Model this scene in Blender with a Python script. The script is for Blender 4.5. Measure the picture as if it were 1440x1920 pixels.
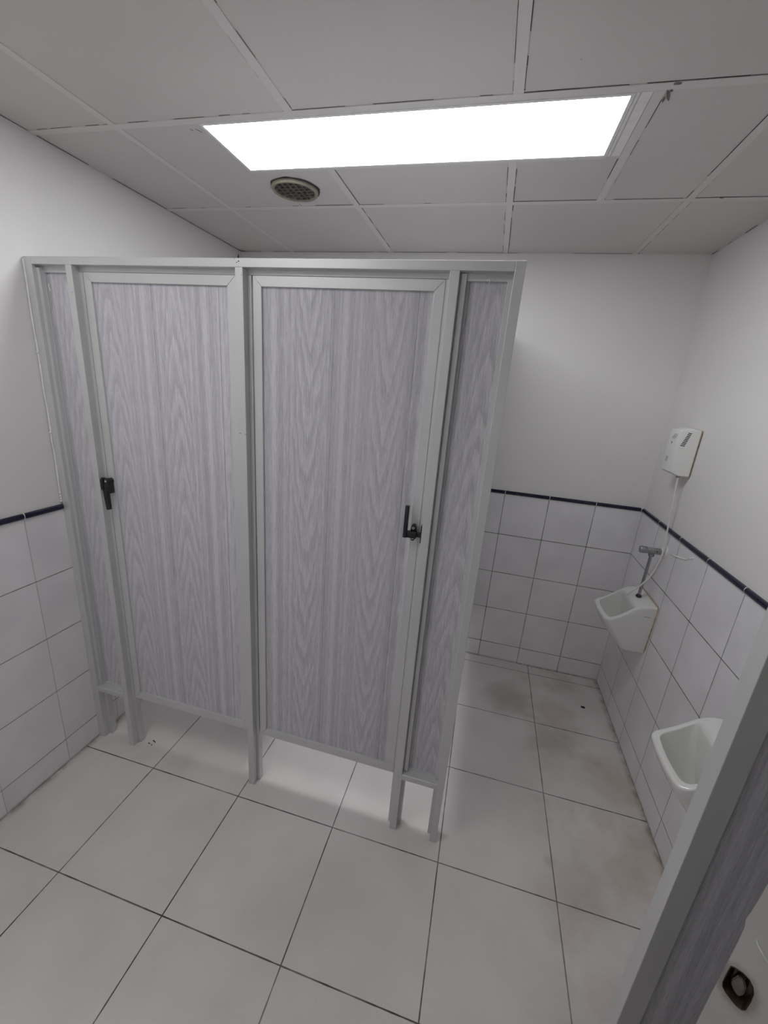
import bpy, bmesh, math, random
from mathutils import Vector, Matrix
random.seed(7)
for o in list(bpy.data.objects): bpy.data.objects.remove(o)
scene = bpy.context.scene
COL = scene.collection
PI = math.pi

# ------------------------------------------------------------------ camera, world, exposure
cam_data = bpy.data.cameras.new('camera'); cam = bpy.data.objects.new('camera', cam_data); COL.objects.link(cam)
cam_data.sensor_fit = 'AUTO'; cam_data.sensor_width = 36.0
cam_data.lens = 769.7161 / 1920 * 36.0
cam_data.clip_start = 0.02
R3 = Matrix(((0.9654347657627431, -0.1434500618451743, 0.21761845696827511),
             (0.2494616484937735, 0.2666035463316718, -0.9309626388927459),
             (0.0755287957497426, 0.9530711562312606, 0.2931736212086652)))
cam.matrix_world = Matrix.Translation((1.45493, -1.19310, 1.68025)) @ R3.to_4x4()
scene.camera = cam
world = bpy.data.worlds.new('world'); scene.world = world; world.use_nodes = True
world.node_tree.nodes['Background'].inputs[0].default_value = (0.95, 0.97, 1.0, 1)
world.node_tree.nodes['Background'].inputs[1].default_value = 0.06
scene.view_settings.view_transform = 'Standard'; scene.view_settings.look = 'None'
scene.view_settings.gamma = 1.0; scene.view_settings.use_curve_mapping = False
scene.view_settings.exposure = 0.58
LAMP = 11.5
LAMP_FILL = 4.6
scene.cycles.max_bounces = 16; scene.cycles.diffuse_bounces = 12

# ------------------------------------------------------------------ room numbers (metres)
XL, XR, YB, YF, ZC = -0.118, 2.341, 1.280, -1.350, 2.3755
ZD, WR, WT, TH = 1.1224, 0.2508, 0.2496, 0.020
ZT = 2.0

# ------------------------------------------------------------------ node helpers
class NT:
    def __init__(s, name):
        s.m = bpy.data.materials.new(name); s.m.use_nodes = True
        s.t = s.m.node_tree; s.b = s.t.nodes['Principled BSDF']
    def n(s, kind, **kw):
        nd = s.t.nodes.new(kind)
        for k, v in kw.items(): setattr(nd, k, v)
        return nd
    def put(s, sock, v):
        if isinstance(v, bpy.types.NodeSocket): s.t.links.new(v, sock)
        elif v is not None:
            if isinstance(v, (tuple, list)) and len(v) == 3 and sock.type == 'RGBA': v = tuple(v) + (1,)
            sock.default_value = v
    def math(s, op, a, b=None, c=None, clamp=False):
        nd = s.n('ShaderNodeMath', operation=op, use_clamp=clamp)
        for i, v in enumerate((a, b, c)): s.put(nd.inputs[i], v)
        return nd.outputs[0]
    def pos(s):
        g = s.n('ShaderNodeNewGeometry'); x = s.n('ShaderNodeSeparateXYZ')
        s.t.links.new(g.outputs['Position'], x.inputs[0])
        return g.outputs['Position'], x.outputs[0], x.outputs[1], x.outputs[2]
    def noise(s, vec, scale, detail=2, rough=0.5, stretch=None):
        if stretch:
            mp = s.n('ShaderNodeMapping'); mp.inputs['Scale'].default_value = stretch
            s.put(mp.inputs['Vector'], vec); vec = mp.outputs[0]
        nd = s.n('ShaderNodeTexNoise'); s.put(nd.inputs['Vector'], vec)
        nd.inputs['Scale'].default_value = scale; nd.inputs['Detail'].default_value = detail
        nd.inputs['Roughness'].default_value = rough
        return nd.outputs[0]
    def mix(s, f, a, b):
        nd = s.n('ShaderNodeMix', data_type='RGBA'); s.put(nd.inputs[0], f)
        s.put(nd.inputs[6], a); s.put(nd.inputs[7], b); return nd.outputs[2]
    def smooth(s, x, lo, hi, a=0.0, b=1.0):
        nd = s.n('ShaderNodeMapRange', interpolation_type='SMOOTHSTEP'); s.put(nd.inputs[0], x)
        for i, v in zip((1, 2, 3, 4), (lo, hi, a, b)): s.put(nd.inputs[i], v)
        return nd.outputs[0]
    def comb(s, x, y, z):
        nd = s.n('ShaderNodeCombineXYZ')
        for i, v in enumerate((x, y, z)): s.put(nd.inputs[i], v)
        return nd.outputs[0]
    def bump(s, h, strength=0.2, dist=0.001):
        nd = s.n('ShaderNodeBump'); nd.inputs['Strength'].default_value = strength
        nd.inputs['Distance'].default_value = dist; s.put(nd.inputs['Height'], h)
        s.t.links.new(nd.outputs[0], s.b.inputs['Normal'])
    def base(s, c=None, rough=None, metal=None, spec=None):
        s.put(s.b.inputs['Base Color'], c); s.put(s.b.inputs['Roughness'], rough)
        s.put(s.b.inputs['Metallic'], metal); s.put(s.b.inputs['Specular IOR Level'], spec)
        return s

def plain(name, c, rough=0.5, metal=0.0, var=0.04, scale=40, spec=0.5):
    k = NT(name); P = k.pos()[0]
    n = k.noise(P, scale, 3)
    c2 = tuple(max(0, v * (1 - var * 3)) for v in c); c3 = tuple(min(1, v * (1 + var * 3)) for v in c)
    k.base(k.mix(n, c2, c3), rough, metal, spec)
    return k.m

# plaster
def plaster(name, c):
    k = NT(name); P = k.pos()[0]
    a = k.noise(P, 2.2, 3); f = k.noise(P, 90, 3)
    col = k.mix(k.smooth(a, .3, .75), tuple(v * .965 for v in c), c)
    sp = k.math('GREATER_THAN', k.noise(P, 60, 1), .845)
    k.base(k.mix(k.math('MULTIPLY', sp, .35), col, (.36, .35, .33)), .62, 0, .35)
    k.bump(k.math('ADD', f, k.math('MULTIPLY', k.noise(P, 14, 2), .8)), .25, .0015)
    return k.m
M_PLASTER = plaster('wall_paint', (.785, .77, .76))

# glazed wall tiles with procedural joints
def wall_tiles(name, axis, a0, joint_v, joint_h, cloud=.05):
    k = NT(name); P, x, y, z = k.pos()
    a = x if axis == 'x' else y
    wob = k.math('MULTIPLY', k.math('SUBTRACT', k.noise(P, 60, 2), .5), .0011)
    da = k.math('PINGPONG', k.math('SUBTRACT', a, a0), WT / 2)
    dz = k.math('PINGPONG', k.math('SUBTRACT', z, ZD), WR / 2)
    mv = k.smooth(k.math('ADD', da, wob), .0013, .0024, 1, 0)
    mh = k.smooth(k.math('ADD', dz, wob), .0013, .0026, 1, 0)
    tid = k.math('ADD', k.math('FLOOR', k.math('DIVIDE', k.math('SUBTRACT', a, a0), WT)),
                 k.math('MULTIPLY', k.math('FLOOR', k.math('DIVIDE', k.math('SUBTRACT', z, ZD), WR)), 7.3))
    wn = k.n('ShaderNodeTexWhiteNoise', noise_dimensions='1D'); k.put(wn.inputs['W'], tid)
    cl = k.noise(k.comb(k.math('ADD', a, k.math('MULTIPLY', tid, 3.1)), 0, z), 4.5, 2)
    t = k.mix(k.smooth(cl, .3, .7), (.80 - cloud, .79 - cloud, .80 - cloud), (.83, .82, .83))
    t = k.mix(k.math('MULTIPLY', wn.outputs[0], .10), t, (.74, .73, .745))
    dots = k.math('MULTIPLY', k.math('GREATER_THAN', k.noise(P, 48, 1), .845), .55)
    t = k.mix(dots, t, (.18, .16, .14))
    # limescale and dust grime near the floor joint
    g = k.math('MULTIPLY', k.smooth(z, .0, .016, 1, 0), k.noise(P, 30, 3))
    t = k.mix(k.math('MULTIPLY', g, 1.3, None, True), t, (.20, .17, .12))
    dn = k.smooth(k.noise(P, 9, 3), .25, .7, .68, 1.0)
    col = k.mix(k.math('MULTIPLY', mv, dn), t, joint_v)
    col = k.mix(k.math('MULTIPLY', mh, dn), col, joint_h)
    jj = k.math('MAXIMUM', mv, mh)
    k.base(col, k.math('ADD', k.math('MULTIPLY', jj, .5), .22), 0, .5)
    h = k.math('SUBTRACT', k.math('MULTIPLY', k.noise(P, 7, 2), .5), jj)
    k.bump(h, .35, .0012)
    return k.m
M_T_LEFT = wall_tiles('dado_tile_pale_joint', 'y', -.1453, (.50, .50, .49), (.20, .20, .20))
M_T_BACK = wall_tiles('dado_tile_dark_joint', 'x', 1.6027, (.09, .085, .075), (.07, .065, .055))
M_T_RIGHT = wall_tiles('dado_tile_mixed_joint', 'y', 1.0274, (.20, .19, .18), (.07, .06, .05))
M_T_FRONT = wall_tiles('dado_tile_front_joint', 'x', 1.6027, (.2, .2, .2), (.2, .2, .2))

# floor
def floor_mat():
    k = NT('floor_tile'); P, x, y, z = k.pos()
    TX, TY, ox, oy = .4198, .4225, .2438, -.0652
    wob = k.math('MULTIPLY', k.math('SUBTRACT', k.noise(P, 25, 3), .5), .0022)
    dx = k.math('PINGPONG', k.math('SUBTRACT', x, ox), TX / 2)
    dy = k.math('PINGPONG', k.math('SUBTRACT', y, oy), TY / 2)
    mx = k.smooth(k.math('ADD', dx, wob), .0012, .0026, 1, 0)
    my = k.smooth(k.math('ADD', dy, wob), .0012, .0026, 1, 0)
    jj = k.math('MAXIMUM', mx, my)
    tid = k.math('ADD', k.math('FLOOR', k.math('DIVIDE', k.math('SUBTRACT', x, ox), TX)),
                 k.math('MULTIPLY', k.math('FLOOR', k.math('DIVIDE', k.math('SUBTRACT', y, oy), TY)), 5.7))
    wn = k.n('ShaderNodeTexWhiteNoise', noise_dimensions='1D'); k.put(wn.inputs['W'], tid)
    speck = k.noise(P, 260, 2, .7)
    cl = k.noise(P, 3.2, 3)
    c = k.mix(k.smooth(cl, .3, .72), (.665, .635, .615), (.755, .72, .70))
    c = k.mix(k.math('MULTIPLY', wn.outputs[0], .12), c, (.62, .595, .58))
    c = k.mix(k.math('MULTIPLY', k.smooth(speck, .52, .75), .28), c, (.42, .40, .38))
    # traffic grime and rusty stains beside the urinals
    right = k.smooth(x, 1.72, 2.05)
    n1 = k.noise(P, 5.5, 4, .6)
    st = k.math('MULTIPLY', k.math('MULTIPLY', k.smooth(n1, .44, .72), right), .32)
    c = k.mix(st, c, (.36, .27, .215))
    def blob(cx, cy, r, col, amt):
        nonlocal c
        d = k.math('SQRT', k.math('ADD', k.math('POWER', k.math('ABSOLUTE', k.math('SUBTRACT', x, cx)), 2), k.math('POWER', k.math('ABSOLUTE', k.math('SUBTRACT', y, cy)), 2)))
        d = k.math('ADD', d, k.math('MULTIPLY', k.math('SUBTRACT', k.noise(P, 9, 4), .5), r * 1.2))
        c = k.mix(k.smooth(d, r * .15, r, amt, 0), c, col)
    blob(1.80, .93, .20, (.22, .175, .14), 0.375)
    blob(2.02, .90, .15, (.27, .17, .12), 0.250)
    blob(1.98, .70, .16, (.24, .20, .16), 0.300)
    blob(2.27, .50, .20, (.42, .28, .17), 0.300)
    blob(2.22, .15, .22, (.45, .31, .20), 0.250)
    blob(1.99, -.02, .16, (.40, .28, .21), 0.250)
    blob(2.03, -.30, .12, (.42, .32, .22), 0.250)
    blob(1.915, .063, .035, (.28, .25, .23), 0.275)
    blob(.345, -.02, .11, (.40, .38, .35), 0.175)
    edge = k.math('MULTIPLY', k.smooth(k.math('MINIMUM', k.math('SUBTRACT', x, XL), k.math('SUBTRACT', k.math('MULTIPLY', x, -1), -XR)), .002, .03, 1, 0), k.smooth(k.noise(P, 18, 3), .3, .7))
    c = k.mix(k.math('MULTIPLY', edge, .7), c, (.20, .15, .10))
    dn = k.smooth(k.noise(P, 4, 3), .25, .7, .62, 1.0)
    c = k.mix(k.math('MULTIPLY', jj, dn), c, (.035, .031, .027))
    k.base(c, k.math('ADD', .42, k.math('MULTIPLY', jj, .4)), 0, .4)
    k.bump(k.math('SUBTRACT', k.math('MULTIPLY', speck, .10), jj), .3, .0015)
    return k.m
M_FLOOR = floor_mat()

# ceiling boards
def ceil_mat():
    k = NT('ceiling_board'); P = k.pos()[0]
    a = k.noise(P, 1.7, 2); f = k.noise(P, 140, 3, .7)
    c = k.mix(k.smooth(a, .3, .7), (.60, .582, .568), (.64, .62, .605))
    sp = k.math('GREATER_THAN', k.noise(P, 42, 1), .83)
    c = k.mix(k.math('MULTIPLY', sp, .4), c, (.2, .19, .18))
    k.base(c, .7, 0, .2); k.bump(f, .25, .001)
    return k.m
M_CEIL = ceil_mat()
M_BAR = plain('ceiling_bar_paint', (.66, .645, .625), .5, 0, .02)
M_GAP = plain('dark_joint_tone', (.05, .045, .04), .9, 0, .1)
M_SMUDGE = plain('grey_smudge', (.17, .16, .15), .9, 0, .2, 120)

# wood-effect laminate
def wood(name, axis, seam, flip, plank=.246, arch=.70):
    k = NT(name); P, x, y, z = k.pos()
    a = x if axis == 'x' else y
    u = k.math('SUBTRACT', a, seam)
    if flip: u = k.math('MULTIPLY', u, -1)
    zz = k.math('MULTIPLY', z, -1) if flip else z
    pid = k.math('FLOOR', k.math('DIVIDE', u, plank))
    zz = k.math('ADD', zz, k.math('MULTIPLY', pid, .115))
    vec = k.comb(u, k.math('MULTIPLY', pid, 3.7), zz)
    f = k.math('FRACT', k.math('DIVIDE', u, plank))
    w1 = k.math('SUBTRACT', k.noise(vec, 1, 2, .5, (11, 1, 2.6)), .5)
    w2 = k.math('SUBTRACT', k.noise(vec, 1, 3, .55, (34, 1, 7)), .5)
    d = k.math('ABSOLUTE', k.math('ADD', k.math('MULTIPLY', k.math('SUBTRACT', f, arch), plank), k.math('MULTIPLY', w1, .03)))
    g = k.math('MULTIPLY', k.math('POWER', k.math('DIVIDE', d, .020), 1.35), .075)
    h = k.math('ADD', k.math('SUBTRACT', g, zz), k.math('MULTIPLY', w2, .16))
    # cathedral figure: coarse and fine rings
    r1 = k.math('FRACT', k.math('MULTIPLY', h, 7.3))
    r2 = k.math('FRACT', k.math('MULTIPLY', h, 31.0))
    ring1 = k.math('MULTIPLY', k.smooth(r1, .0, .72), k.smooth(r1, .80, 1.0, 1, 0))
    ring2 = k.math('MULTIPLY', k.smooth(r2, .0, .55), k.smooth(r2, .65, 1.0, 1, 0))
    near = k.smooth(d, .026, .068, 1, 0)
    ring = k.math('ADD', k.math('MULTIPLY', ring1, .66), k.math('MULTIPLY', ring2, .24))
    # straight grain bands on the other half of the board
    sv = k.noise(k.comb(k.math('ADD', u, k.math('MULTIPLY', w2, .004)), pid, k.math('MULTIPLY', zz, .012)), 1, 2, .5, (44, 1, 1))
    band = k.smooth(sv, .34, .68)
    pat = k.math('ADD', k.math('MULTIPLY', ring, near), k.math('MULTIPLY', band, k.math('SUBTRACT', 1, near)))
    fib = k.noise(vec, 1, 2, .6, (420, 1, 16)); fib2 = k.noise(vec, 1, 2, .6, (900, 1, 60))
    v = k.math('ADD', k.math('MULTIPLY', pat, .27), k.math('ADD', k.math('MULTIPLY', fib, .75), k.math('MULTIPLY', fib2, .45)))
    c = k.mix(k.smooth(v, .38, 1.10), (.40, .393, .422), (.69, .68, .71))
    sd = k.math('PINGPONG', u, plank / 2)
    sm = k.math('MULTIPLY', k.smooth(sd, .0004, .0011, 1, 0), k.smooth(k.noise(vec, 1, 2, .5, (3, 3, 9)), .35, .6, .25, .9))
    c = k.mix(sm, c, (.10, .10, .11))
    k.base(c, .55, 0, .3); k.bump(fib, .15, .0004)
    return k.m
M_W_D1 = wood('grey_ash_laminate_left', 'x', .348, True)
M_W_D2 = wood('grey_ash_laminate_middle', 'x', .975, False)
M_W_R = wood('grey_ash_laminate_right', 'x', 1.352, True)
M_W_L = wood('grey_ash_laminate_wall_side', 'x', -.066, True)
M_W_S = wood('grey_ash_laminate_screen', 'x', 1.930, False)
M_W_Y = wood('grey_ash_laminate_side', 'y', .2, True)

def alum(name, c, rough=.42, metal=.35, axis='z'):
    k = NT(name); P = k.pos()[0]
    st = {'z': (500, 500, 3), 'x': (3, 500, 500)}[axis]
    n = k.noise(P, 1, 2, .5, st); b = k.noise(P, 6, 3)
    col = k.mix(n, tuple(v * .93 for v in c), c)
    col = k.mix(k.smooth(b, .35, .8, 0, .14), col, (.42, .415, .40))
    k.base(col, rough, metal, .5)
    return k.m
M_AL = alum('anodised_aluminium', (.66, .66, .655))
M_ALX = alum('anodised_aluminium_rail', (.66, .66, .655), axis='x')
M_CHROME = plain('worn_chrome', (.36, .36, .37), .28, .85, .05)
M_BLACK = plain('black_plastic', (.012, .012, .013), .35, 0, .1)
M_SCREW = plain('bright_screw', (.75, .75, .73), .25, .9)
M_HOLE = plain('dark_hole', (.015, .013, .012), .8)
M_CERAMIC = plain('white_vitreous_china', (.76, .76, .735), .12, 0, .015, 6)
M_INNER = plain('drain_metal', (.35, .34, .33), .3, .7)
M_SILI = plain('browned_sealant', (.42, .34, .24), .6, 0, .22, 60)
M_WSEAL = plain('white_sealant', (.78, .78, .76), .35, 0, .04)
M_WPLAST = plain('cream_white_plastic', (.80, .80, .775), .38, 0, .015)
M_GREY = plain('pale_grey_print', (.48, .48, .53), .5)
M_DGREY = plain('dark_grey_print', (.20, .20, .21), .5)
M_TUBE = plain('cream_tube', (.78, .77, .70), .3, 0, .02)
M_NAVY = plain('navy_glaze', (.006, .006, .030), .16, 0, .15)
M_JOINTW = plain('white_joint', (.62, .61, .58), .8)
M_VENT = plain('aged_vent_plastic', (.29, .265, .20), .5, 0, .12, 30)
M_VENTG = plain('dusty_vent_grille', (.155, .14, .125), .7, 0, .15, 60)
M_VENTD = plain('vent_duct_dark', (.055, .042, .035), .9, 0, .3, 30)
M_DOORW = NT('white_door_paint')
def _door():
    k = M_DOORW; P = k.pos()[0]
    n = k.noise(P, 55, 4, .65)
    c = k.mix(k.smooth(k.noise(P, 9, 3), .35, .75), (.46, .455, .425), (.52, .515, .485))
    c = k.mix(k.smooth(n, .66, .74, 0, .7), c, (.25, .22, .18))
    g = k.n('ShaderNodeVectorMath', operation='DISTANCE')
    mp = k.n('ShaderNodeMapping'); mp.inputs['Scale'].default_value = (1.6, 1.6, 1); k.put(mp.inputs['Vector'], P)
    k.put(g.inputs[0], mp.outputs[0]); g.inputs[1].default_value = (1.79609 * 1.6, -.82758 * 1.6, 1.0965)
    d = k.math('ADD', g.outputs['Value'], k.math('MULTIPLY', k.math('SUBTRACT', k.noise(P, 130, 3), .5), .012))
    c = k.mix(k.smooth(d, .022, .034, .5, 0), c, (.16, .10, .06))
    k.base(c, .4, 0, .4); k.bump(n, .3, .001)
_door(); M_DOORW = M_DOORW.m
M_RUST = plain('rusted_lock_metal', (.045, .026, .018), .18, .3, .25, 70)
M_RUSTG = plain('worn_latch_metal', (.17, .14, .125), .3, .6, .2, 60)
M_LAMPF = plain('lamp_frame_white', (.78, .77, .75), .4)
def emis(name, c, s):
    k = NT(name); P, x, y, z = k.pos()
    n = k.noise(P, 5, 1)
    k.base((.85, .85, .85), .5)
    k.put(k.b.inputs['Emission Color'], k.mix(n, tuple(v * .93 for v in c), c)); k.b.inputs['Emission Strength'].default_value = s
    return k.m
M_LAMP = emis('lamp_diffuser', (.955, .975, 1.0), LAMP)

# ------------------------------------------------------------------ mesh helpers
ROOT = {}
def wloc(o):
    v = Vector((0, 0, 0))
    while o is not None: v += Vector(o.location); o = o.parent
    return v
def obj(name, bm, mat, parent=None, smooth=False, loc=None):
    bmesh.ops.recalc_face_normals(bm, faces=bm.faces)
    off = wloc(parent) if parent else Vector((0, 0, 0))
    if loc is not None: off = Vector(loc)
    if off.length: bmesh.ops.translate(bm, verts=bm.verts, vec=-off)
    me = bpy.data.meshes.new(name); bm.to_mesh(me); bm.free()
    for mm in (mat if isinstance(mat, (list, tuple)) else [mat]): me.materials.append(mm)
    if smooth:
        for p in me.polygons: p.use_smooth = True
        me.set_sharp_from_angle(angle=math.radians(38))
    o = bpy.data.objects.new(name, me); COL.objects.link(o)
    if parent: o.parent = parent
    elif loc is not None: o.location = loc
    return o
def tag(o, label=None, cat=None, group=None, kind=None):
    if label: o['label'] = label
    if cat: o['category'] = cat
    if group: o['group'] = group
    if kind: o['kind'] = kind
    return o
def thing(name, loc, label, cat, group=None):
    o = bpy.data.objects.new(name, None); COL.objects.link(o); o.location = loc
    o.empty_display_size = .1
    return tag(o, label, cat, group)
def struct(name, bm, mat, parent=None, **k):
    return tag(obj(name, bm, mat, parent, **k), kind='structure')
def box(bm, x0, x1, y0, y1, z0, z1, bev=0.0):
    vs = [bm.verts.new((x, y, z)) for x in (x0, x1) for y in (y0, y1) for z in (z0, z1)]
    fs = [bm.faces.new([vs[i] for i in q]) for q in ((0, 1, 3, 2), (4, 6, 7, 5), (0, 4, 5, 1), (2, 3, 7, 6), (0, 2, 6, 4), (1, 5, 7, 3))]
    if bev:
        es = {e for f in fs for e in f.edges}
        bmesh.ops.bevel(bm, geom=list(es), offset=bev, segments=2, profile=.5, affect='EDGES')
    return bm
def B(*a, **k): return box(bmesh.new(), *a, **k)
def prism(bm, pts, vec):
    """closed polygon of 3D points pushed along vec"""
    v = Vector(vec); a = [bm.verts.new(p) for p in pts]; b = [bm.verts.new(Vector(p) + v) for p in pts]
    n = len(a); bm.faces.new(a); bm.faces.new(b[::-1])
    for i in range(n): bm.faces.new((a[i], b[i], b[(i + 1) % n], a[(i + 1) % n]))
    return bm
def frame_of(d):
    d = Vector(d).normalized(); u = d.orthogonal().normalized(); return d, u, d.cross(u)
def lathe(bm, origin, axis, prof, seg=32):
    """prof: list of (distance along axis, radius)"""
    d, u, w = frame_of(axis); o = Vector(origin); rings = []
    for t, r in prof:
        rings.append([bm.verts.new(o + d * t + (u * math.cos(2 * PI * i / seg) + w * math.sin(2 * PI * i / seg)) * max(r, 1e-5)) for i in range(seg)])
    for a, b in zip(rings, rings[1:]):
        for i in range(seg): bm.faces.new((a[i], a[(i + 1) % seg], b[(i + 1) % seg], b[i]))
    bm.faces.new(rings[0][::-1]); bm.faces.new(rings[-1])
    return bm
def catmull(P, n=8):
    P = [Vector(p) for p in P]; Q = [P[0] * 2 - P[1]] + P + [P[-1] * 2 - P[-2]]; out = []
    for i in range(1, len(Q) - 2):
        a, b, c, d = Q[i - 1:i + 3]
        for k in range(n):
            t = k / n
            out.append(.5 * ((2 * b) + (c - a) * t + (2 * a - 5 * b + 4 * c - d) * t * t + (3 * b - a - 3 * c + d) * t ** 3))
    return out + [P[-1]]
def tube(bm, pts, r, seg=10):
    pts = [Vector(p) for p in pts]; rings = []; up = None
    for i, p in enumerate(pts):
        d = (pts[min(i + 1, len(pts) - 1)] - pts[max(i - 1, 0)]).normalized()
        if up is None: up = d.orthogonal().normalized()
        up = (up - d * up.dot(d)).normalized(); w = d.cross(up)
        rr = r[i] if isinstance(r, (list, tuple)) else r
        rings.append([bm.verts.new(p + (up * math.cos(2 * PI * k / seg) + w * math.sin(2 * PI * k / seg)) * rr) for k in range(seg)])
    for a, b in zip(rings, rings[1:]):
        for k in range(seg): bm.faces.new((a[k], a[(k + 1) % seg], b[(k + 1) % seg], b[k]))
    bm.faces.new(rings[0][::-1]); bm.faces.new(rings[-1])
    return bm

# ------------------------------------------------------------------ the room
W = .10
struct('floor', B(XL - W, XR + W, YF - .9, YB + W, -.10, 0), M_FLOOR)
ceiling = struct('ceiling', B(XL - W, XR + W, YF - W, YB + W, ZC + .0022, ZC + .10), M_CEIL)
wl = struct('wall_left', B(XL - W, XL - .004, YF, YB + W, 0, ZC + .0022), M_PLASTER)
wr = struct('wall_right', B(XR + .004, XR + W, YF, YB + W, 0, ZC + .0022), M_PLASTER)
wb = struct('wall_back', B(XL - .004, XR + .004, YB + .004, YB + W, 0, ZC + .0022), M_PLASTER)
bm = bmesh.new()
box(bm, XL - W, 1.50, YF - W, YF, 0, ZC + .0022); box(bm, 2.325, XR + W, YF - W, YF, 0, ZC + .0022); box(bm, 1.50, 2.325, YF - W, YF, 2.08, ZC + .0022)
wf = struct('wall_front', bm, M_PLASTER)
struct('tile_dado', B(XL - .004, XL, YF, YB, 0, ZD), M_T_LEFT, wl)
struct('tile_dado', B(XR, XR + .004, YF, YB, 0, ZD), M_T_RIGHT, wr)
struct('tile_dado', B(XL, XR, YB, YB + .004, 0, ZD), M_T_BACK, wb)
struct('tile_dado', B(XL, 1.50, YF, YF + .004, 0, ZD), M_T_FRONT, wf)

# navy pencil trim, one strip per wall, pieces with white joints
def pencil(name, axis, plane, sgn, a0, lo, hi):
    bm = bmesh.new(); bj = bmesh.new()
    k0 = math.floor((lo - a0) / WT); cuts = [lo]
    for k in range(k0, k0 + 20):
        c = a0 + k * WT
        if lo + .012 < c < hi - .012: cuts.append(c)
    cuts.append(hi)
    prof = [(-.004, 0), (.002, 0), (.0065, .004), (.008, TH / 2), (.0065, TH - .004), (.002, TH), (-.004, TH)]
    for a, b in zip(cuts, cuts[1:]):
        g = .0016
        if axis == 'y': prism(bm, [(plane + sgn * d, a + g, ZD + .001 + h) for d, h in prof], (0, b - a - 2 * g, 0))
        else: prism(bm, [(a + g, plane + sgn * d, ZD + .001 + h) for d, h in prof], (b - a - 2 * g, 0, 0))
    p2 = [(-.004, -.001), (.0025, -.0015), (.0062, .003), (.0074, TH / 2), (.0062, TH - .002), (.003, TH + .002), (-.004, TH + .002)]
    for c in cuts[1:-1]:
        if axis == 'y': prism(bj, [(plane + sgn * d, c - .0018, ZD + .001 + h) for d, h in p2], (0, .0036, 0))
        else: prism(bj, [(c - .0018, plane + sgn * d, ZD + .001 + h) for d, h in p2], (.0036, 0, 0))
    # thin bedding line under and over the strip
    if axis == 'y': box(bj, min(plane, plane + sgn * .003), max(plane, plane + sgn * .003), lo, hi, ZD - .002, ZD + .0012)
    else: box(bj, lo, hi, min(plane, plane + sgn * .003), max(plane, plane + sgn * .003), ZD - .002, ZD + .0012)
    t = struct(name, bm, M_NAVY); struct('tile_joint', bj, M_JOINTW, t)
pencil('trim_1', 'y', XL, 1, -.1453, YF, -.001)
pencil('trim_2', 'x', YB, -1, 1.6027, 1.49, XR - .009)
pencil('trim_3', 'y', XR, -1, 1.0274, YF, YB - .009)

# ceiling grid
BW = .0125
xb = {1: .2115, 2: .8005, 3: 1.4078, 4: 1.7245, 5: 2.013}
yr = {3: .0915, 2: .6905, 'l': .3830, 4: -.5065, 5: -1.104}
bg = bmesh.new()
def bar(x0, x1, y0, y1): box(bg, x0, x1, y0, y1, ZC, ZC + .003, .0006)
for k in (3, 2, 4, 5): bar(XL, XR, yr[k] - BW, yr[k] + BW)
bar(.495, 1.675, yr['l'] - .011, yr['l'] + .011)
ys = sorted([yr[3], yr[2], yr[4], yr[5]]); rows = list(zip([YF] + [y + BW for y in ys], [y - BW for y in ys] + [YB]))
for i in (1, 2, 3, 5):
    for (a, b) in rows:
        if i in (2, 3) and a < .2 < b: bar(xb[i] - BW, xb[i] + BW, yr['l'] + .011, b)
        else: bar(xb[i] - BW, xb[i] + BW, a, b)
bar(xb[4] - BW, xb[4] + BW, yr[3] + BW, yr[2] - BW)
struct('grid_bar', bg, M_BAR, ceiling)
# thin, broken dark strips for the gaps along the bars
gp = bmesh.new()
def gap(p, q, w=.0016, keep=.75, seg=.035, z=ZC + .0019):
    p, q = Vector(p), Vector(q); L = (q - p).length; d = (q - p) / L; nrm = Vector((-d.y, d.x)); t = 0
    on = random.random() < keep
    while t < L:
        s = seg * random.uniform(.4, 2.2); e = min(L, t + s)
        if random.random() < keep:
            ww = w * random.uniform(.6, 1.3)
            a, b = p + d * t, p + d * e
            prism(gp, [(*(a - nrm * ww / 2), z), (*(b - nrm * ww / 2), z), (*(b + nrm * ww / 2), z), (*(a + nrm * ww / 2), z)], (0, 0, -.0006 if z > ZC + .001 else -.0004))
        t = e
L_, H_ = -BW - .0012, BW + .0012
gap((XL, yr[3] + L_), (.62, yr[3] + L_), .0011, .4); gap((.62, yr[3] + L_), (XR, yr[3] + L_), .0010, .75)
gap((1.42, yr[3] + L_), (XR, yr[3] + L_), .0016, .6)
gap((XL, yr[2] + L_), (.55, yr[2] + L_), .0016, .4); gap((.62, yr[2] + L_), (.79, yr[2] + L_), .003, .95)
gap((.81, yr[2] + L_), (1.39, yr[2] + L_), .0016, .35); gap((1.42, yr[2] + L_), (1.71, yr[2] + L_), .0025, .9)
gap((1.74, yr[2] + L_), (1.99, yr[2] + L_), .0028, .75); gap((2.03, yr[2] + L_), (XR, yr[2] + L_), .0028, 1)
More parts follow.
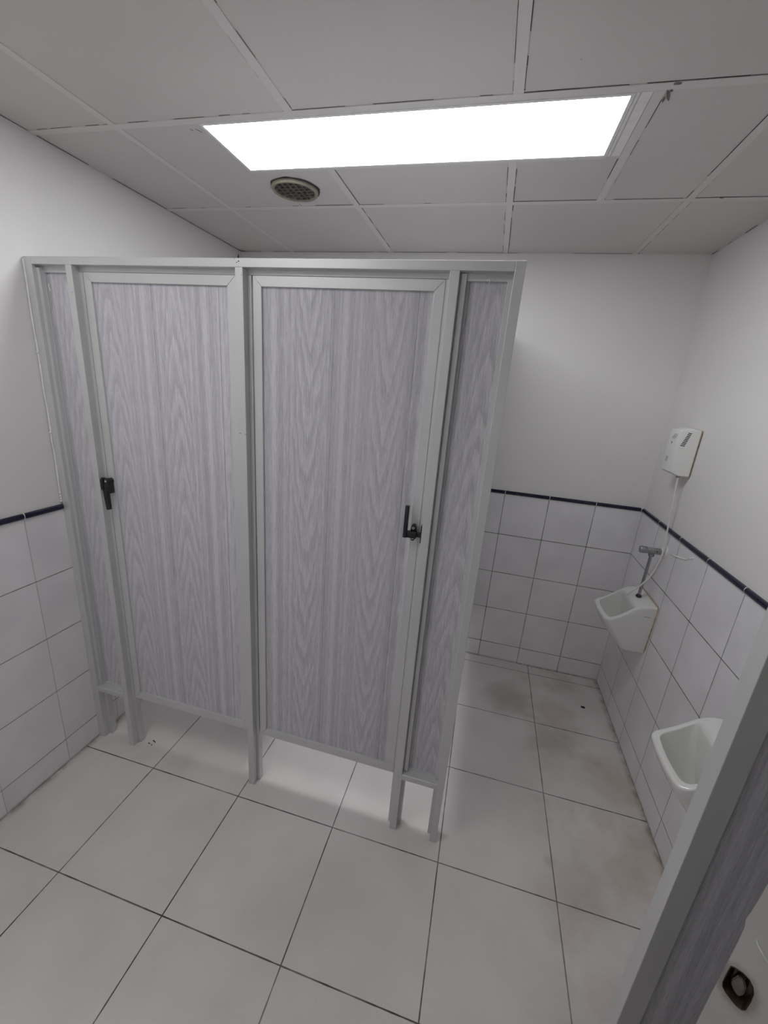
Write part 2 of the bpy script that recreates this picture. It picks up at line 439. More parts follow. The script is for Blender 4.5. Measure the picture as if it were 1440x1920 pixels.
for i, (a, b), side, w, kp in ((1, (.11, .68), L_, .0026, .85), (1, (.71, YB), L_, .0018, .75), (1, (YF, .07), L_, .0011, .7), (2, (.40, .68), H_, .0026, .95),
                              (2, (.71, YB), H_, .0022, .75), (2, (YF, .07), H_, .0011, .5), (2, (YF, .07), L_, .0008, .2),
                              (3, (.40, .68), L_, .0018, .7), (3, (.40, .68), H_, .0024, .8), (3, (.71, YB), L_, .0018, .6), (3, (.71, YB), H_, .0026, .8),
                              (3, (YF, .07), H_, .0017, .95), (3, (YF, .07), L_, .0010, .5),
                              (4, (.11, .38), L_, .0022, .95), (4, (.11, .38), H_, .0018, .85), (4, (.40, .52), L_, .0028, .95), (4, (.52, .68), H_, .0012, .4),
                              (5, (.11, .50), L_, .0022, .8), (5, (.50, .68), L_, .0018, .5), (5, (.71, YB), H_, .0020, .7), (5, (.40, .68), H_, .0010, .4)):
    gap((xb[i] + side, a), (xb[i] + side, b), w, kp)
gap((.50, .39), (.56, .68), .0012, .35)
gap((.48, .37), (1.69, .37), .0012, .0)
# wall junctions
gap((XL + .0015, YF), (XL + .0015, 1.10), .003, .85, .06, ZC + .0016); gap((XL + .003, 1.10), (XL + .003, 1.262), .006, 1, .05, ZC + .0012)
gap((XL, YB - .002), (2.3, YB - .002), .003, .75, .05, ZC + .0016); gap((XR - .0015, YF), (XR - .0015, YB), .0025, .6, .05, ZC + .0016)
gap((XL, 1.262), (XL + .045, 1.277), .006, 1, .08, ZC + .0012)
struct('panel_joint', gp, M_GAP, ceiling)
sm = bmesh.new()
for (x, y, l, w, a) in ((1.748, .124, .045, .008, 1.2), (1.742, .135, .022, .005, 1.5), (1.752, .083, .02, .012, .2), (1.748, .106, .012, .006, 1.0), (2.108, .677, .014, .010, 0), (.475, .135, .022, .003, 1.1), (.455, .13, .012, .003, 1.0)):
    c, s = math.cos(a), math.sin(a); pts = []
    for i in range(9):
        t = 2 * PI * i / 9; r = random.uniform(.7, 1.2)
        px, py = l / 2 * r * math.cos(t), w / 2 * r * math.sin(t); pts.append((x + px * c - py * s, y + px * s + py * c, ZC + .0001))
    prism(sm, pts, (0, 0, -.0005))
struct('smudge', sm, M_SMUDGE, ceiling)
# chipped plaster in the far left ceiling corner
bm = bmesh.new()
for (y, z, r) in ((1.25, 2.335, .006), (1.255, 2.345, .009), (1.262, 2.325, .005)):
    prism(bm, [(XL - .0038, y + r * math.cos(t) * .6, z + r * 1.4 * math.sin(t)) for t in (0, 1.1, 2, 3.3, 4.4, 5.4)], (.0006, 0, 0))
struct('plaster_chip', bm, M_GAP, wl)

# ------------------------------------------------------------------ ceiling lamp
lx0, lx1, ly0, ly1 = .507, 1.6655, .1130, .3710
lamp = thing('ceiling_light', ((lx0 + lx1) / 2, (ly0 + ly1) / 2, ZC), 'long rectangular lit white panel light recessed in the suspended ceiling', 'ceiling light')
bm = bmesh.new(); fw = .009
for a in ((lx0 - fw, lx1 + fw, ly0 - fw, ly0), (lx0 - fw, lx1 + fw, ly1, ly1 + fw), (lx0 - fw, lx0, ly0, ly1), (lx1, lx1 + fw, ly0, ly1)): box(bm, *a, ZC - .0015, ZC + .010, .0006)
obj('lamp_frame', bm, M_LAMPF, lamp)
obj('diffuser', B(lx0, lx1, ly0, ly1, ZC + .0006, ZC + .004), M_LAMP, lamp)
bm = B(1.676, 1.6835, ly0 - fw, ly1 + fw, ZC, ZC + .004); box(bm, 1.6865, 1.711, ly0 - fw, ly1 + fw, ZC, ZC + .004)
obj('filler_strip', bm, M_LAMPF, lamp)

# unseen fill panel, added over the entrance half to brighten the partition front
fx0, fx1, fy0, fy1 = .230, .782, -1.085, -.525
fill_lamp = thing('ceiling_light', ((fx0 + fx1) / 2, (fy0 + fy1) / 2, ZC), 'unseen square panel light added as fill in the ceiling near the entrance', 'ceiling light')
bm = bmesh.new()
for a in ((fx0 - fw, fx1 + fw, fy0 - fw, fy0), (fx0 - fw, fx1 + fw, fy1, fy1 + fw), (fx0 - fw, fx0, fy0, fy1), (fx1, fx1 + fw, fy0, fy1)): box(bm, *a, ZC - .0015, ZC + .010, .0006)
obj('lamp_frame', bm, M_LAMPF, fill_lamp)
obj('diffuser', B(fx0, fx1, fy0, fy1, ZC + .0006, ZC + .004), emis('added_fill_diffuser', (.97, .98, 1.0), LAMP_FILL), fill_lamp)

# ------------------------------------------------------------------ round ceiling vent
vc = Vector((.600, .528, ZC)); vr = .089
vent = thing('ceiling_vent', vc, 'round yellowed air vent with square grid, hanging loose in the ceiling', 'vent')
bm = bmesh.new(); ring = []
N = 40
def vring(r, z): return [bm.verts.new((vc.x + r * math.cos(2 * PI * i / N), vc.y + r * math.sin(2 * PI * i / N), ZC + z)) for i in range(N)]
prof = [(vr, .002), (vr, -.006), (vr - .003, -.010), (vr - .009, -.0105), (vr - .013, -.007), (vr - .013, .002)]
rr = [vring(*p) for p in prof]
for a, b in zip(rr, rr[1:] + rr[:1]):
    for i in range(N): bm.faces.new((a[i], a[(i + 1) % N], b[(i + 1) % N], b[i]))
obj('vent_ring', bm, M_VENT, vent, True)
bm = bmesh.new(); ri = vr - .0115
for k in range(-3, 4):
    o = k * .0235; hlf = math.sqrt(max(ri * ri - o * o, 0))
    if hlf < .01: continue
    box(bm, vc.x + o - .0017, vc.x + o + .0017, vc.y - hlf, vc.y + hlf, ZC - .0075, ZC - .001)
    o2 = o + .001; hlf = math.sqrt(max(ri * ri - o2 * o2, 0))
    box(bm, vc.x - hlf, vc.x + hlf, vc.y + o2 - .0017, vc.y + o2 + .0017, ZC - .0072, ZC - .0014)
obj('vent_grille', bm, M_VENTG, vent)
bm = bmesh.new(); pts = []
for i in range(48):
    t = 2 * PI * i / 48; r = .092 + .0035 * math.sin(5 * t + 1) * math.cos(3 * t) + random.uniform(-.0012, .0012)
    pts.append((vc.x + .005 + r * math.cos(t), vc.y - .005 + r * math.sin(t) , ZC + .0015))
for i in range(48):
    t = 2 * PI * i / 48
    if 1.8 < t < 3.0 : pts[i] = (pts[i][0] - .006 * math.cos(t - 2.4), pts[i][1], pts[i][2])
prism(bm, pts, (0, 0, -.0012))
obj('ragged_hole', bm, M_VENTD, vent)

# ------------------------------------------------------------------ toilet partition
part = thing('toilet_partition', (.69, 0, 0), 'silver aluminium framed cubicle partition with two grey wood-effect doors', 'partition')
PW = .0255
px = {2: .0525, 3: .6735, 4: 1.300, 5: 1.4605}
LP0, LP1, DEP = -.012, .0125, .052      # lip overhangs left/right of the nose
def post(name, x, left=True, right=True, h=ZT - .0235):
    bm = bmesh.new()
    l = .012 if left else 0; r = .012 if right else 0
    box(bm, x, x + PW, 0, .0262, 0, h, .0012)
    box(bm, x - l, x + PW + r, .0258, DEP, .004, h - .0142, .0010)
    return obj(name, bm, M_AL, part)
# wall jamb
bm = bmesh.new(); box(bm, XL + .0005, -.0855, 0, .0262, 0, ZT, .0012); box(bm, XL + .0005, -.0700, .0258, DEP, 0, ZT, .001)
obj('wall_jamb', bm, M_AL, part)
bm = bmesh.new()
tube(bm, catmull([(XL + .002, -.0015 + random.uniform(-.002, .001), z) for z in [ZD + .03 + i * .06 for i in range(15)]], 3), [.0022 + .0012 * random.random() for _ in range(43)], 6)
for z in (1.155, 1.165, 1.175, 1.19, 1.70, 1.42): lathe(bm, (XL + .001, -.004, z), (1, -.3, .4), [(0, .004), (.003, .0035), (.005, .001)], 8)
obj('wall_sealant', bm, M_WSEAL, part)
for i in (2, 3, 4): post('post', px[i])
bm = bmesh.new(); x5 = px[5]
box(bm, x5, x5 + PW, 0, .0262, 0, ZT + .0005, .0012); box(bm, x5 - .012, x5 + PW, .0258, DEP, .004, ZT, .001)
obj('post', bm, M_AL, part)
# rails
bm = bmesh.new(); box(bm, -.0855, px[5] - .0004, 0, .0262, ZT - .0235, ZT, .0012); box(bm, -.0699, px[5] - .0122, .0262, DEP - .0004, ZT - .0375, ZT - .0003, .001)
tr = obj('top_rail', bm, M_ALX, part)
bm = bmesh.new()
for (x, z, r) in ((.680, 1.9885, .0014), (.6865, 1.9915, .0019), (.6735, 1.997, .0010)):
    lathe(bm, (x, -.0004, z), (0, 1, 0), [(0, r), (.002, r)], 10)
for (x, z) in ((1.463, 1.986), (1.466, 1.987), (1.463, 1.9895), (1.466, 1.9835)): box(bm, x, x + .0016, -.0003, .001, z, z + .0006)
obj('rivet_hole', bm, M_HOLE, tr)
bm = bmesh.new()
for (a, b) in ((-.0855, px[2]), (px[4] + PW, px[5])):
    prism(bm, [(a, 0, .2645), (a, DEP, .2645), (a, DEP, .297), (a, .034, .297), (a, .030, .291), (a, 0.002, .2880), (a, 0, .2865)], (b - a, 0, 0))
obj('low_rail', bm, M_ALX, part)
# scratched joint mark on the centre post and small dark marks
bm = bmesh.new()
for (x, z, w) in ((.6745, 1.497, .006), (.694, 1.4955, .005)): box(bm, x, x + w, -.0002, .0008, z, z + .0014)
for (x, z) in ((.068, 1.896), (.695, 1.957)): lathe(bm, (x, -.0003, z), (0, 1, 0), [(0, .0012), (.001, .0012)], 8)
obj('scuff_mark', bm, M_HOLE, part)
# fixed panels
def fixed(x0, x1, mat, lipL, lipR):
    o = obj('fixed_panel', B(x0, x1, .034, .042, .292, 1.964), mat, part)
    bm = bmesh.new()
    if lipL: box(bm, x0 + .001, x0 + .0145, .018, .034, .292, 1.9745, .0008)
    if lipR: box(bm, x1 - .014, x1, .020, .034, .292, 1.962, .0008)
    box(bm, x0 + (.016 if lipL else 0), x1, .026, .034, 1.9585, 1.9655, .0006)
    box(bm, x0 + (.016 if lipL else 0), x1 - .014, .028, .034, .290, .2965, .0006)
    obj('glazing_bead', bm, M_AL, o)
    return o
fl = fixed(-.0700, px[2] - .002, M_W_L, False, False)
bm = bmesh.new(); box(bm, -.0855, -.0720, .012, .0262, .292, 1.97, .0008); obj('wall_bead', bm, M_AL, part)
fr = fixed(px[4] + PW + .003, px[5] + .001, M_W_R, True, True)
bm = bmesh.new()
tube(bm, catmull([(-.0652, .0325, 1.925), (-.0640, .031, 1.918), (-.0632, .0315, 1.911), (-.0625, .033, 1.905)], 4), .0018, 6)
obj('paint_drip', bm, M_WSEAL, fl)
bm = bmesh.new(); tube(bm, catmull([(1.396, .0258, 1.958), (1.399, .0255, 1.9625), (1.402, .0258, 1.959), (1.4005, .0325, 1.9535)], 4), .0015, 6)
obj('paint_drip', bm, M_WSEAL, fr)

def door(x0, x1, z0, z1, sw, mat, tw=.0295):
    y0, y1 = .0235, .050
    bm = bmesh.new(); g = .0003
    ins = (x0 + sw, x1 - sw, z0 + .036, z1 - tw)
    quads = [((x0, z1), (x1, z1), (ins[1], ins[3]), (ins[0], ins[3])), ((x0, z0), (ins[0], ins[2]), (ins[1], ins[2]), (x1, z0)),
             ((x0, z0), (x0, z1), (ins[0], ins[3]), (ins[0], ins[2])), ((x1, z0), (ins[1], ins[2]), (ins[1], ins[3]), (x1, z1))]
    for q in quads:
        cx = sum(p[0] for p in q) / 4; cz = sum(p[1] for p in q) / 4
        b2 = bmesh.new()
        prism(b2, [(a + (g if a < cx else -g), y0, c + (g if c < cz else -g)) for a, c in q], (0, y1 - y0, 0))
        bmesh.ops.bevel(b2, geom=list(b2.edges), offset=.0009, segments=2, profile=.5, affect='EDGES')
        me = bpy.data.meshes.new('tmp'); b2.to_mesh(me); b2.free(); bm.from_mesh(me); bpy.data.meshes.remove(me)
    d = obj('cubicle_door', bm, M_AL, part)
    obj('door_panel', B(ins[0] - .004, ins[1] + .004, .031, .040, ins[2] - .004, ins[3] + .004), mat, d)
    return d
d1 = door(.0945, .6600, .2615, 1.9615, .0300, M_W_D1)
d2 = door(.7170, 1.2885, .2585, 1.9615, .0285, M_W_D2)
d1['label'] = 'left cubicle door with handle hanging down'; d2['label'] = 'right cubicle door with upright handle'

# latch handles
def latch_a():
    bm = bmesh.new()   # lever and boss on the door stile
    xs = .108
    box(bm, xs - .0095, xs + .0115, -.002, .0235, 1.216, 1.262, .003)
    lathe(bm, (xs + .001, .0235, 1.262), (0, -1, 0), [(0, .0115), (.022, .0115), (.0255, .009)], 20)
    p = [(xs - .006, 1.232), (xs + .011, 1.236), (xs + .0135, 1.158), (xs + .0005, 1.156)]
    prism(bm, [(a, -.012, z) for a, z in p], (0, .012, 0))
    box(bm, .0905, xs - .006, .006, .016, 1.234, 1.248, .001)
    h = obj('latch_handle', bm, M_BLACK, d1, True)
    bm = bmesh.new(); lathe(bm, (xs + .001, -.0015, 1.2635), (0, -1, 0), [(-.002, .0042), (.0012, .0042), (.0018, .002)], 14); obj('screw', bm, M_SCREW, h)
    bm = bmesh.new()   # keeper on the inner face of the post
    prism(bm, [(px[2] + PW + .012, .0015 + .012 + .011 * math.cos(t), 1.2475 + (.0135 if math.sin(t) > 0 else -.0135) + .011 * math.sin(t)) for t in [i * PI / 10 for i in range(20)]], (-.0115, 0, 0))
    box(bm, px[2] + PW + .010, .0915, .006, .017, 1.233, 1.250, .001)
    obj('latch_keeper', bm, M_BLACK, part, True)
    bm = bmesh.new(); lathe(bm, (px[2] + PW + .0121, .0125, 1.2685), (1, 0, 0), [(-.001, .002), (.0004, .002)], 10); obj('screw', bm, M_SCREW, h)
latch_a()
def latch_b():
    bm = bmesh.new()
    box(bm, 1.2440, 1.2560, -.014, .000, 1.236, 1.338, .0012)              # upright lever
    box(bm, 1.2440, 1.2850, -.010, .012, 1.236, 1.254, .0015)              # arm
    xp = 1.2715
    prism(bm, [(xp - .009, .010, 1.252), (xp + .010, .010, 1.252), (xp + .006, .010, 1.271), (xp + .003, .010, 1.2735), (xp - .003, .010, 1.2735), (xp - .006, .010, 1.271)], (0, .0135, 0))
    prism(bm, [(xp - .008, .010, 1.240), (xp + .010, .010, 1.240), (xp + .006, .010, 1.224), (xp + .003, .010, 1.2215), (xp - .002, .010, 1.2215), (xp - .005, .010, 1.224)], (0, .0135, 0))
    h = obj('latch_handle', bm, M_BLACK, d2, True)
    bm = bmesh.new()
    for z in (1.2635, 1.2305): lathe(bm, (xp, .0102, z), (0, -1, 0), [(-.002, .0040), (.0014, .0040), (.0014, .0022), (.0002, .0018)], 14)
    obj('screw', bm, M_SCREW, h)
    bm = bmesh.new()
    prism(bm, [(1.2992, .002, 1.2765), (1.2992, .022, 1.2765), (1.2992, .022, 1.2185), (1.2992, .006, 1.2185)], (-.0028, 0, 0))
    box(bm, 1.284, 1.2985, .003, .011, 1.2375, 1.2525, .001)
    obj('latch_keeper', bm, M_BLACK, part)
latch_b()
# cubicle side walls behind the front
def side(x, name):
    b = bmesh.new(); box(b, x, x + .0255, DEP, YB - .001, ZT - .035, ZT, .001); box(b, x, x + .0255, DEP, YB - .001, .265, .30, .001)
    box(b, x, x + .0255, YB - .03, YB - .001, .30, ZT - .035, .001)
    f = obj('side_frame', b, M_AL, part)
    obj('side_panel', B(x + .009, x + .017, DEP, YB - .03, .30, ZT - .035), M_W_Y, f)
side(.6735, 'mid'); side(1.4605, 'end')

# ------------------------------------------------------------------ privacy screen by the urinals
sx0, sy0 = 1.896, -.550
scr = thing('urinal_screen', (sx0, sy0, 0), 'tall grey screen panel with aluminium post, close to camera at right', 'screen')
bm = bmesh.new(); box(bm, sx0, sx0 + .039, sy0, sy0 + .035, 0, ZT, .0012); obj('post', bm, M_AL, scr)
obj('screen_panel', B(sx0 + .039, XR - .026, sy0 + .010, sy0 + .020, .295, ZT - .025), M_W_S, scr)
bm = bmesh.new(); box(bm, sx0 + .039, sx0 + .0405, sy0 + .004, sy0 + .010, .295, ZT - .025, .0004); obj('glazing_bead', bm, M_LAMPF, scr)
bm = bmesh.new(); box(bm, sx0 + .039, XR - .026, sy0, sy0 + .035, ZT - .025, ZT, .001); obj('top_rail', bm, M_ALX, scr)
bm = bmesh.new(); box(bm, sx0 + .039, XR - .026, sy0, sy0 + .035, .265, .295, .001); obj('low_rail', bm, M_ALX, scr)
bm = bmesh.new(); box(bm, XR - .026, XR - .0005, sy0, sy0 + .035, 0, ZT, .001); obj('wall_jamb', bm, M_AL, scr)

# ------------------------------------------------------------------ urinals
def ztop(p):
    K = [(0, .262), (.055, .259), (.078, .252), (.095, .236), (.120, .212), (.150, .186), (.180, .166), (.200, .160), (.24, .160)]
    for (a, za), (b, zb) in zip(K, K[1:]):
        if p <= b: return za + (zb - za) * max(0, (p - a)) / (b - a)
    return K[-1][1]
def rrect(p0, p1, hw, r0, r1, n=7, bulge=0.0):
    """rounded rectangle in (p, y); p grows from the wall; r0 near the wall, r1 at the front; fixed vertex count"""
    out = []
    def arc(cx, cy, r, a0, a1):
        for i in range(n): 
            t = a0 + (a1 - a0) * i / (n - 1); out.append((cx + r * math.cos(t), cy + r * math.sin(t)))
    arc(p0 + r0, -hw + r0, r0, -PI, -PI / 2); 
    for i in range(1, 6): out.append((p0 + r0 + (p1 - r1 - p0 - r0) * i / 6, -hw))
    arc(p1 - r1, -hw + r1, r1, -PI / 2, 0)
    for i in range(1, 6): out.append((p1, -hw + r1 + (2 * hw - 2 * r1) * i / 6))
    arc(p1 - r1, hw - r1, r1, 0, PI / 2)
    for i in range(1, 6): out.append((p1 - r1 + (p0 + r0 - p1 + r1) * i / 6, hw))
    arc(p0 + r0, hw - r0, r0, PI / 2, PI)
    for i in range(1, 6): out.append((p0, hw - r0 + (-2 * hw + 2 * r0) * i / 6))
    return [(p + bulge * max(0, (p - p0) / (p1 - p0)) ** 3 * (1 - (y / hw) ** 2), y) for p, y in out]
def make_urinal(cy, zb, label):
    root = thing('urinal', (XR, cy, zb), label, 'urinal', None)
    bm = bmesh.new(); rings = []
    def ring(pts, zf): rings.append([bm.verts.new((-p, y, zf(p, y))) for p, y in pts])
    # outer shell, from the bottom up
    S = [(0.000, .085, .094, .010), (.006, .098, .100, .016), (.05, .110, .103, .020), (.25, .140, .107, .024), (.50, .172, .111, .028),
         (.75, .198, .115, .030), (.92, .2085, .117, .030), (.97, .2075, .117, .030), (.993, .2035, .1145, .029), (1.0, .197, .109, .027)]
    for s, pf, hw, r in S:
        pts = rrect(0.0005, pf, hw, .004, r, bulge=.010)
        ring(pts, lambda p, y, s=s: s * ztop(p))
    # rim towards the mouth
    mo = rrect(.092, .1865, .0980, .010, .022, bulge=.010)
    out = rrect(0.0005, .197, .109, .004, .027, bulge=.010)
    for t in (.30, .65, .90, 1.0):
        pts = [(a[0] + (b[0] - a[0]) * t, a[1] + (b[1] - a[1]) * t) for a, b in zip(out, mo)]
        drop = {.30: 0, .65: 0, .90: .001, 1.0: .005}[t]
        ring(pts, lambda p, y, d=drop: ztop(p) - d)
    for p0, p1, hw, dz, zmin in ((.0910, .1855, .0975, .020, 0), (.086, .170, .093, .070, 0), (.076, .128, .082, .14, 0), (.062, .100, .058, .20, 0), (.066, .088, .03, .225, 0)):
        pts = rrect(p0, p1, hw, min(.02, hw * .5), min(.026, (p1 - p0) * .4, hw * .6), bulge=.006)
        k = .35 if dz > .1 else .8
        ring(pts, lambda p, y, dz=dz, k=k: max(.022, (ztop(p) * k + .20 * (1 - k)) - dz))
    for a, b in zip(rings, rings[1:]):
        n = len(a)
        for i in range(n): bm.faces.new((a[i], a[(i + 1) % n], b[(i + 1) % n], b[i]))
    bm.faces.new(rings[0][::-1]); bm.faces.new(rings[-1])
    bmesh.ops.translate(bm, verts=bm.verts, vec=(XR, cy, zb))
    body = obj('bowl', bm, M_CERAMIC, root, True)
    sub = body.modifiers.new('smooth', 'SUBSURF'); sub.levels = 1; sub.render_levels = 2
    return root
u1 = make_urinal(.905, .525, 'white wall urinal in the far corner below the metal flush valve')
u2 = make_urinal(.025, .476, 'nearer white wall urinal half hidden behind the grey screen post')
# browned sealant round the far urinal and its small printed mark
ucy = .905
bm = bmesh.new()
pts = [(XR - .0015, ucy - .094, .527)]
for s, pf, hw in ((.10, .11, .104), (.3, .14, .108), (.5, .17, .111), (.75, .2, .1145), (.93, .2, .1155)): pts.append((XR - .0015, ucy - hw - .001, .525 + s * .262))
pts += [(XR - .0015, ucy - .108, .7865), (XR - .0015, ucy - .05, .789), (XR - .0015, ucy + .05, .789), (XR - .0015, ucy + .105, .7865)]
cp = catmull(pts, 6); tube(bm, cp, [.0026 + .0014 * random.random() for _ in cp], 7)
obj('sealant_bead', bm, M_SILI, u1)
bm = bmesh.new()
yy = ucy - .1155
for i in range(6):
    x = 2.292 + i * .0042
    if i % 2 == 0: box(bm, x, x + .0032, yy - .0003, yy + .004, .7305, .7340)
    else: prism(bm, [(x, yy - .0003, .7305), (x + .0034, yy - .0003, .7305), (x + .0017, yy - .0003, .7345)], (0, .0043, 0))
obj('printed_mark', bm, M_DGREY, u1)
bm = bmesh.new(); lathe(bm, (XR - .098, .025, .500), (0, 0, -1), [(-.004, .012), (0, .012)], 16); obj('drain', bm, M_INNER, u2)
bm = bmesh.new(); lathe(bm, (XR - .098, ucy, .552), (0, 0, -1), [(-.004, .012), (0, .012)], 16); obj('drain', bm, M_INNER, u1)

# ------------------------------------------------------------------ flush valve
vy, vz = .890, 1.030
val = thing('flush_valve', (XR, vy, vz), 'chrome push flush valve with thin down pipe on tiled wall', 'flush valve')
bm = bmesh.new()
lathe(bm, (2.318, vy, vz), (-1, 0, 0), [(-.004, .0145), (0, .0155), (.024, .0155), (.028, .0170), (.032, .0155), (.050, .0155), (.052, .0140), (.056, .0140)], 28)
vb = obj('valve_body', bm, M_CHROME, val, True)
bm = bmesh.new(); lathe(bm, (2.262, vy, vz), (-1, 0, 0), [(0, .0155), (.003, .0172), (.024, .0176), (.028, .0155), (.0285, .006)], 28); obj('push_button', bm, M_CHROME, val, True)
bm = bmesh.new(); lathe(bm, (XR - .0005, vy, vz + .004), (-1, 0, 0), [(0, .030), (.003, .0295), (.006, .024), (.007, .014)], 32); obj('wall_rose', bm, M_WPLAST, val, True)
bm = bmesh.new(); lathe(bm, (XR - .003, vy, vz), (-1, 0, 0), [(0, .0145), (.020, .0145), (.0215, .0135)], 28); obj('wall_union', bm, M_WPLAST, val, True)
bm = bmesh.new(); lathe(bm, (2.287, vy, vz - .006), (0, 0, -1), [(0, .0095), (.008, .0095), (.009, .0125), (.022, .0125), (.024, .009)], 6); obj('pipe_nut', bm, M_CHROME, val)
bm = bmesh.new(); tube(bm, [(2.287, vy, vz - .02), (2.2865, vy, .95), (2.2855, vy + .001, .87), (2.285, vy + .002, .793)], .0068, 14); obj('flush_pipe', bm, M_CHROME, val, True)
bm = bmesh.new(); lathe(bm, (2.285, vy + .002, .7868), (0, 0, 1), [(0, .013), (.005, .013), (.008, .0095), (.012, .0085)], 20); obj('rubber_grommet', bm, M_BLACK, val, True)
bm = bmesh.new(); lathe(bm, (2.302, vy - .0157, vz + .003), (0, -1, 0), [(-.002, .003), (.0006, .003)], 10); obj('indicator', bm, M_BLACK, vb)

# ------------------------------------------------------------------ dispenser with tube
dy0, dy1, dz0, dz1 = .876, .980, 1.3935, 1.597
dis = thing('sanitiser_dispenser', (XR, (dy0 + dy1) / 2, dz0), 'white plastic wall dispenser with black side slots above the far urinal', 'dispenser')
bm = bmesh.new()
dpth = .078
prof = [(0, dz0), (.045, dz0 + .004), (.070, dz0 + .010), (dpth, dz0 + .018), (dpth + .001, dz0 + .10), (dpth, dz1 - .012), (dpth - .004, dz1 - .003), (.045, dz1 + .005), (.03, dz1 + .006), (0, dz1)]
prism(bm, [(XR - .003 - d, dy0, z) for d, z in prof], (0, dy1 - dy0, 0))
bmesh.ops.bevel(bm, geom=[e for e in bm.edges if abs(e.verts[0].co.y - e.verts[1].co.y) < 1e-5 and min(e.verts[0].co.x, e.verts[1].co.x) < XR - .02], offset=.006, segments=3, profile=.5, affect='EDGES')
case = obj('case', bm, M_WPLAST, dis, True)
obj('back_plate', B(XR - .0035, XR - .0002, dy0 - .0015, dy1 + .0015, dz0 - .001, dz1 + .001, bev=.0008), M_SILI, dis)
bm = bmesh.new()
for i in range(9):
    f = i / 8; z = 1.528 + .054 * f; x0 = 2.2720 + .018 * f
    prism(bm, [(x0, dy0 - .0004, z), (x0 + .0175 - .004 * f, dy0 - .0004, z - .0012), (x0 + .0175 - .004 * f, dy0 - .0004, z + .0026), (x0, dy0 - .0004, z + .0036)], (0, .003, 0))
obj('vent_slot', bm, M_HOLE, case)
xf = XR - .003 - dpth - .0012
obj('front_label', B(xf - .0006, xf + .004, .912, .970, 1.432, 1.498, bev=.0004), M_WPLAST, case)
bm = B(xf - .0012, xf + .004, .930, .952, 1.450, 1.474); obj('label_print', bm, M_GREY, case)
bm = bmesh.new(); lathe(bm, (xf + .001, .936, 1.535), (-1, 0, 0), [(0, .005), (.0014, .005)], 14); obj('indicator_dot', bm, M_DGREY, case)
bm = bmesh.new()
for k in range(3): tube(bm, catmull([(xf + .0008, .920 + .013 * k, 1.555), (xf + .0008, .908 + .013 * k, 1.562), (xf + .0012, .898 + .013 * k, 1.576)], 4), .0011, 5)
obj('swoosh_print', bm, M_DGREY, case)
bm = bmesh.new(); lathe(bm, (2.3045, .892, dz0 + .003), (0, 0, -1), [(0, .0075), (.009, .0075), (.010, .005)], 12); obj('nozzle', bm, M_INNER, dis)
bm = bmesh.new()
tp = catmull([(2.3045, .890, 1.386), (2.310, .886, 1.29), (2.316, .882, 1.19), (2.322, .874, 1.10), (2.324, .868, 1.04), (2.317, .866, .98), (2.302, .868, .915), (2.280, .880, .856), (2.262, .900, .812), (2.246, .925, .770)], 8)
tube(bm, tp, .0036, 10); obj('dosing_tube', bm, M_TUBE, dis, True)

# ------------------------------------------------------------------ sealant smears on the right wall
bm = bmesh.new()
tube(bm, catmull([(XR - .0004, y, z) for y, z in ((.835, 1.046), (.81, 1.050), (.79, 1.051), (.765, 1.058), (.74, 1.062), (.71, 1.070), (.69, 1.075), (.665, 1.091), (.650, 1.094), (.64, 1.103))], 5), [.0019 + .0020 * abs(math.sin(i * .8)) for i in range(46)], 6)
tube(bm, catmull([(XR - .0002, y, z) for y, z in ((.782, .742), (.75, .748), (.72, .752), (.69, .762))], 5), .0008, 5)
struct('sealant_smear', bm, M_WSEAL, wr)

# ------------------------------------------------------------------ entrance door, swung in at 45 degrees
HC = Vector((1.79609, -.82758, 0)); s_ = Vector((1, -1, 0)).normalized(); n_ = Vector((-1, -1, 0)).normalized()
def DP(s, z, d=0.0): return HC + s_ * s + n_ * d + Vector((0, 0, z))
bm = bmesh.new()
edge = [(-.0141, .02)]
z = .10
while z < 2.0:
    edge.append((-.0143 + random.uniform(-.0004, .0004), z)); z += .06
edge = [e for e in edge if not 1.14 < e[1] < 1.26] 
edge += [(-.0140, 1.15), (-.0144, 1.172), (-.0160, 1.182), (-.0152, 1.193), (-.0148, 1.203), (-.0143, 1.215), (-.0138, 1.24)]
edge = sorted(edge, key=lambda e: e[1]) + [(-.0141, 2.03)]
outer = edge + [(.700, 2.03), (.700, .02)]
hole = [(-.0112, 1.1150), (-.0085, 1.1178), (-.0015, 1.1208), (.0040, 1.1204), (.0085, 1.1160), (.0108, 1.1090), (.0116, 1.097), (.0112, 1.0820), (.0090, 1.0772), (.0050, 1.0755), (.0010, 1.0758), (-.0060, 1.0780), (-.0100, 1.0815), (-.0112, 1.0870), (-.0114, 1.097)]
ov = [bm.verts.new(DP(*p)) for p in outer]; hv = [bm.verts.new(DP(*p)) for p in hole]
es = [bm.edges.new((a, b)) for a, b in zip(ov, ov[1:] + ov[:1])] + [bm.edges.new((a, b)) for a, b in zip(hv, hv[1:] + hv[:1])]
bmesh.ops.triangle_fill(bm, use_beauty=True, edges=es)
bb = [bm.verts.new(DP(p[0], p[1], -.040)) for p in outer]
for i in range(len(ov)): j = (i + 1) % len(ov); bm.faces.new((ov[i], bb[i], bb[j], ov[j]))
bm.faces.new(bb[::-1])
door1 = struct('door_1', bm, M_DOORW)
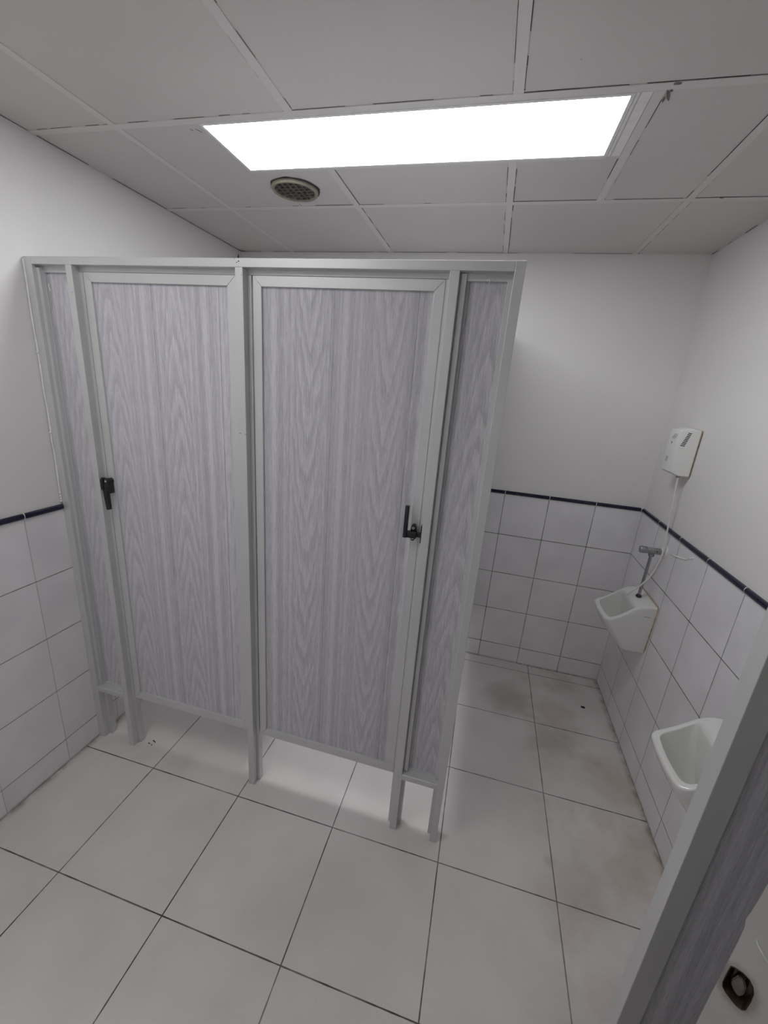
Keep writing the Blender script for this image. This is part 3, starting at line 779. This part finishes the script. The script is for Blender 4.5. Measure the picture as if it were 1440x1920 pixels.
# rusted lock pocket
bm = bmesh.new(); hi = [bm.verts.new(DP(*p, 0.0002)) for p in hole]
lip = [bm.verts.new(DP(p[0] * .93, 1.0985 + (p[1] - 1.0985) * .96, .0006)) for p in hole]
wi = [bm.verts.new(DP(p[0] * .80, 1.0985 + (p[1] - 1.0985) * .86, -.004)) for p in hole]
lo = [bm.verts.new(DP(p[0] * .72, 1.0985 + (p[1] - 1.0985) * .80, -.012)) for p in hole]
n = len(hole)
for a, b in ((hi, lip), (lip, wi), (wi, lo)):
    for i in range(n): bm.faces.new((a[i], a[(i + 1) % n], b[(i + 1) % n], b[i]))
bm.faces.new(lo)
lock = struct('lock_pocket', bm, M_RUST, door1, smooth=True)
bm = bmesh.new()
pp = [(-.0065, 1.0950), (-.0040, 1.1060), (.0010, 1.1075), (.0045, 1.1010), (.0050, 1.0890), (.0025, 1.0820), (-.0025, 1.0840), (-.0058, 1.0880)]
prism(bm, [DP(*p, -.0050) for p in pp], n_ * -.006)
bmesh.ops.bevel(bm, geom=list(bm.edges), offset=.001, segments=2, affect='EDGES')
struct('latch_tongue', bm, M_RUSTG, lock)
bm = bmesh.new()
tube(bm, catmull([DP(s, z, .0003) for s, z in ((-.0042, 1.172), (-.0022, 1.168), (.0000, 1.1655), (.0030, 1.1625), (.0065, 1.160), (.0110, 1.156))], 4), [.0003 + .0006 * math.sin(i / 20 * PI) for i in range(21)], 6)
struct('paint_run', bm, M_WSEAL, door1)

# ------------------------------------------------------------------ small dirt on the floor
bm = bmesh.new(); prism(bm, [(2.208 + .013 * math.cos(t) * (1.2 if i % 2 else .8), .995 + .008 * math.sin(t), .0004) for i, t in enumerate([k * PI / 4 for k in range(8)])], (0, 0, .0025))
tag(obj('dirt_flake', bm, M_HOLE, loc=(2.208, .995, 0)), 'dark flake of dirt lying alone on the floor by the urinals', 'dirt')
bm = bmesh.new()
for (x, y, r) in ((.138, .052, .0035), (.145, .050, .003), (.150, .047, .003), (.128, .034, .004), (.135, .033, .0025), (.147, .030, .003)):
    prism(bm, [(x + r * math.cos(t) * random.uniform(.6, 1.3), y + r * math.sin(t) * random.uniform(.5, 1.2), .0004) for t in [k * PI / 3 for k in range(6)]], (0, 0, .0015))
tag(obj('dirt_speck', bm, M_HOLE, loc=(.14, .04, 0)), 'small dark specks on the floor beside a partition post', 'dirt', kind='stuff')
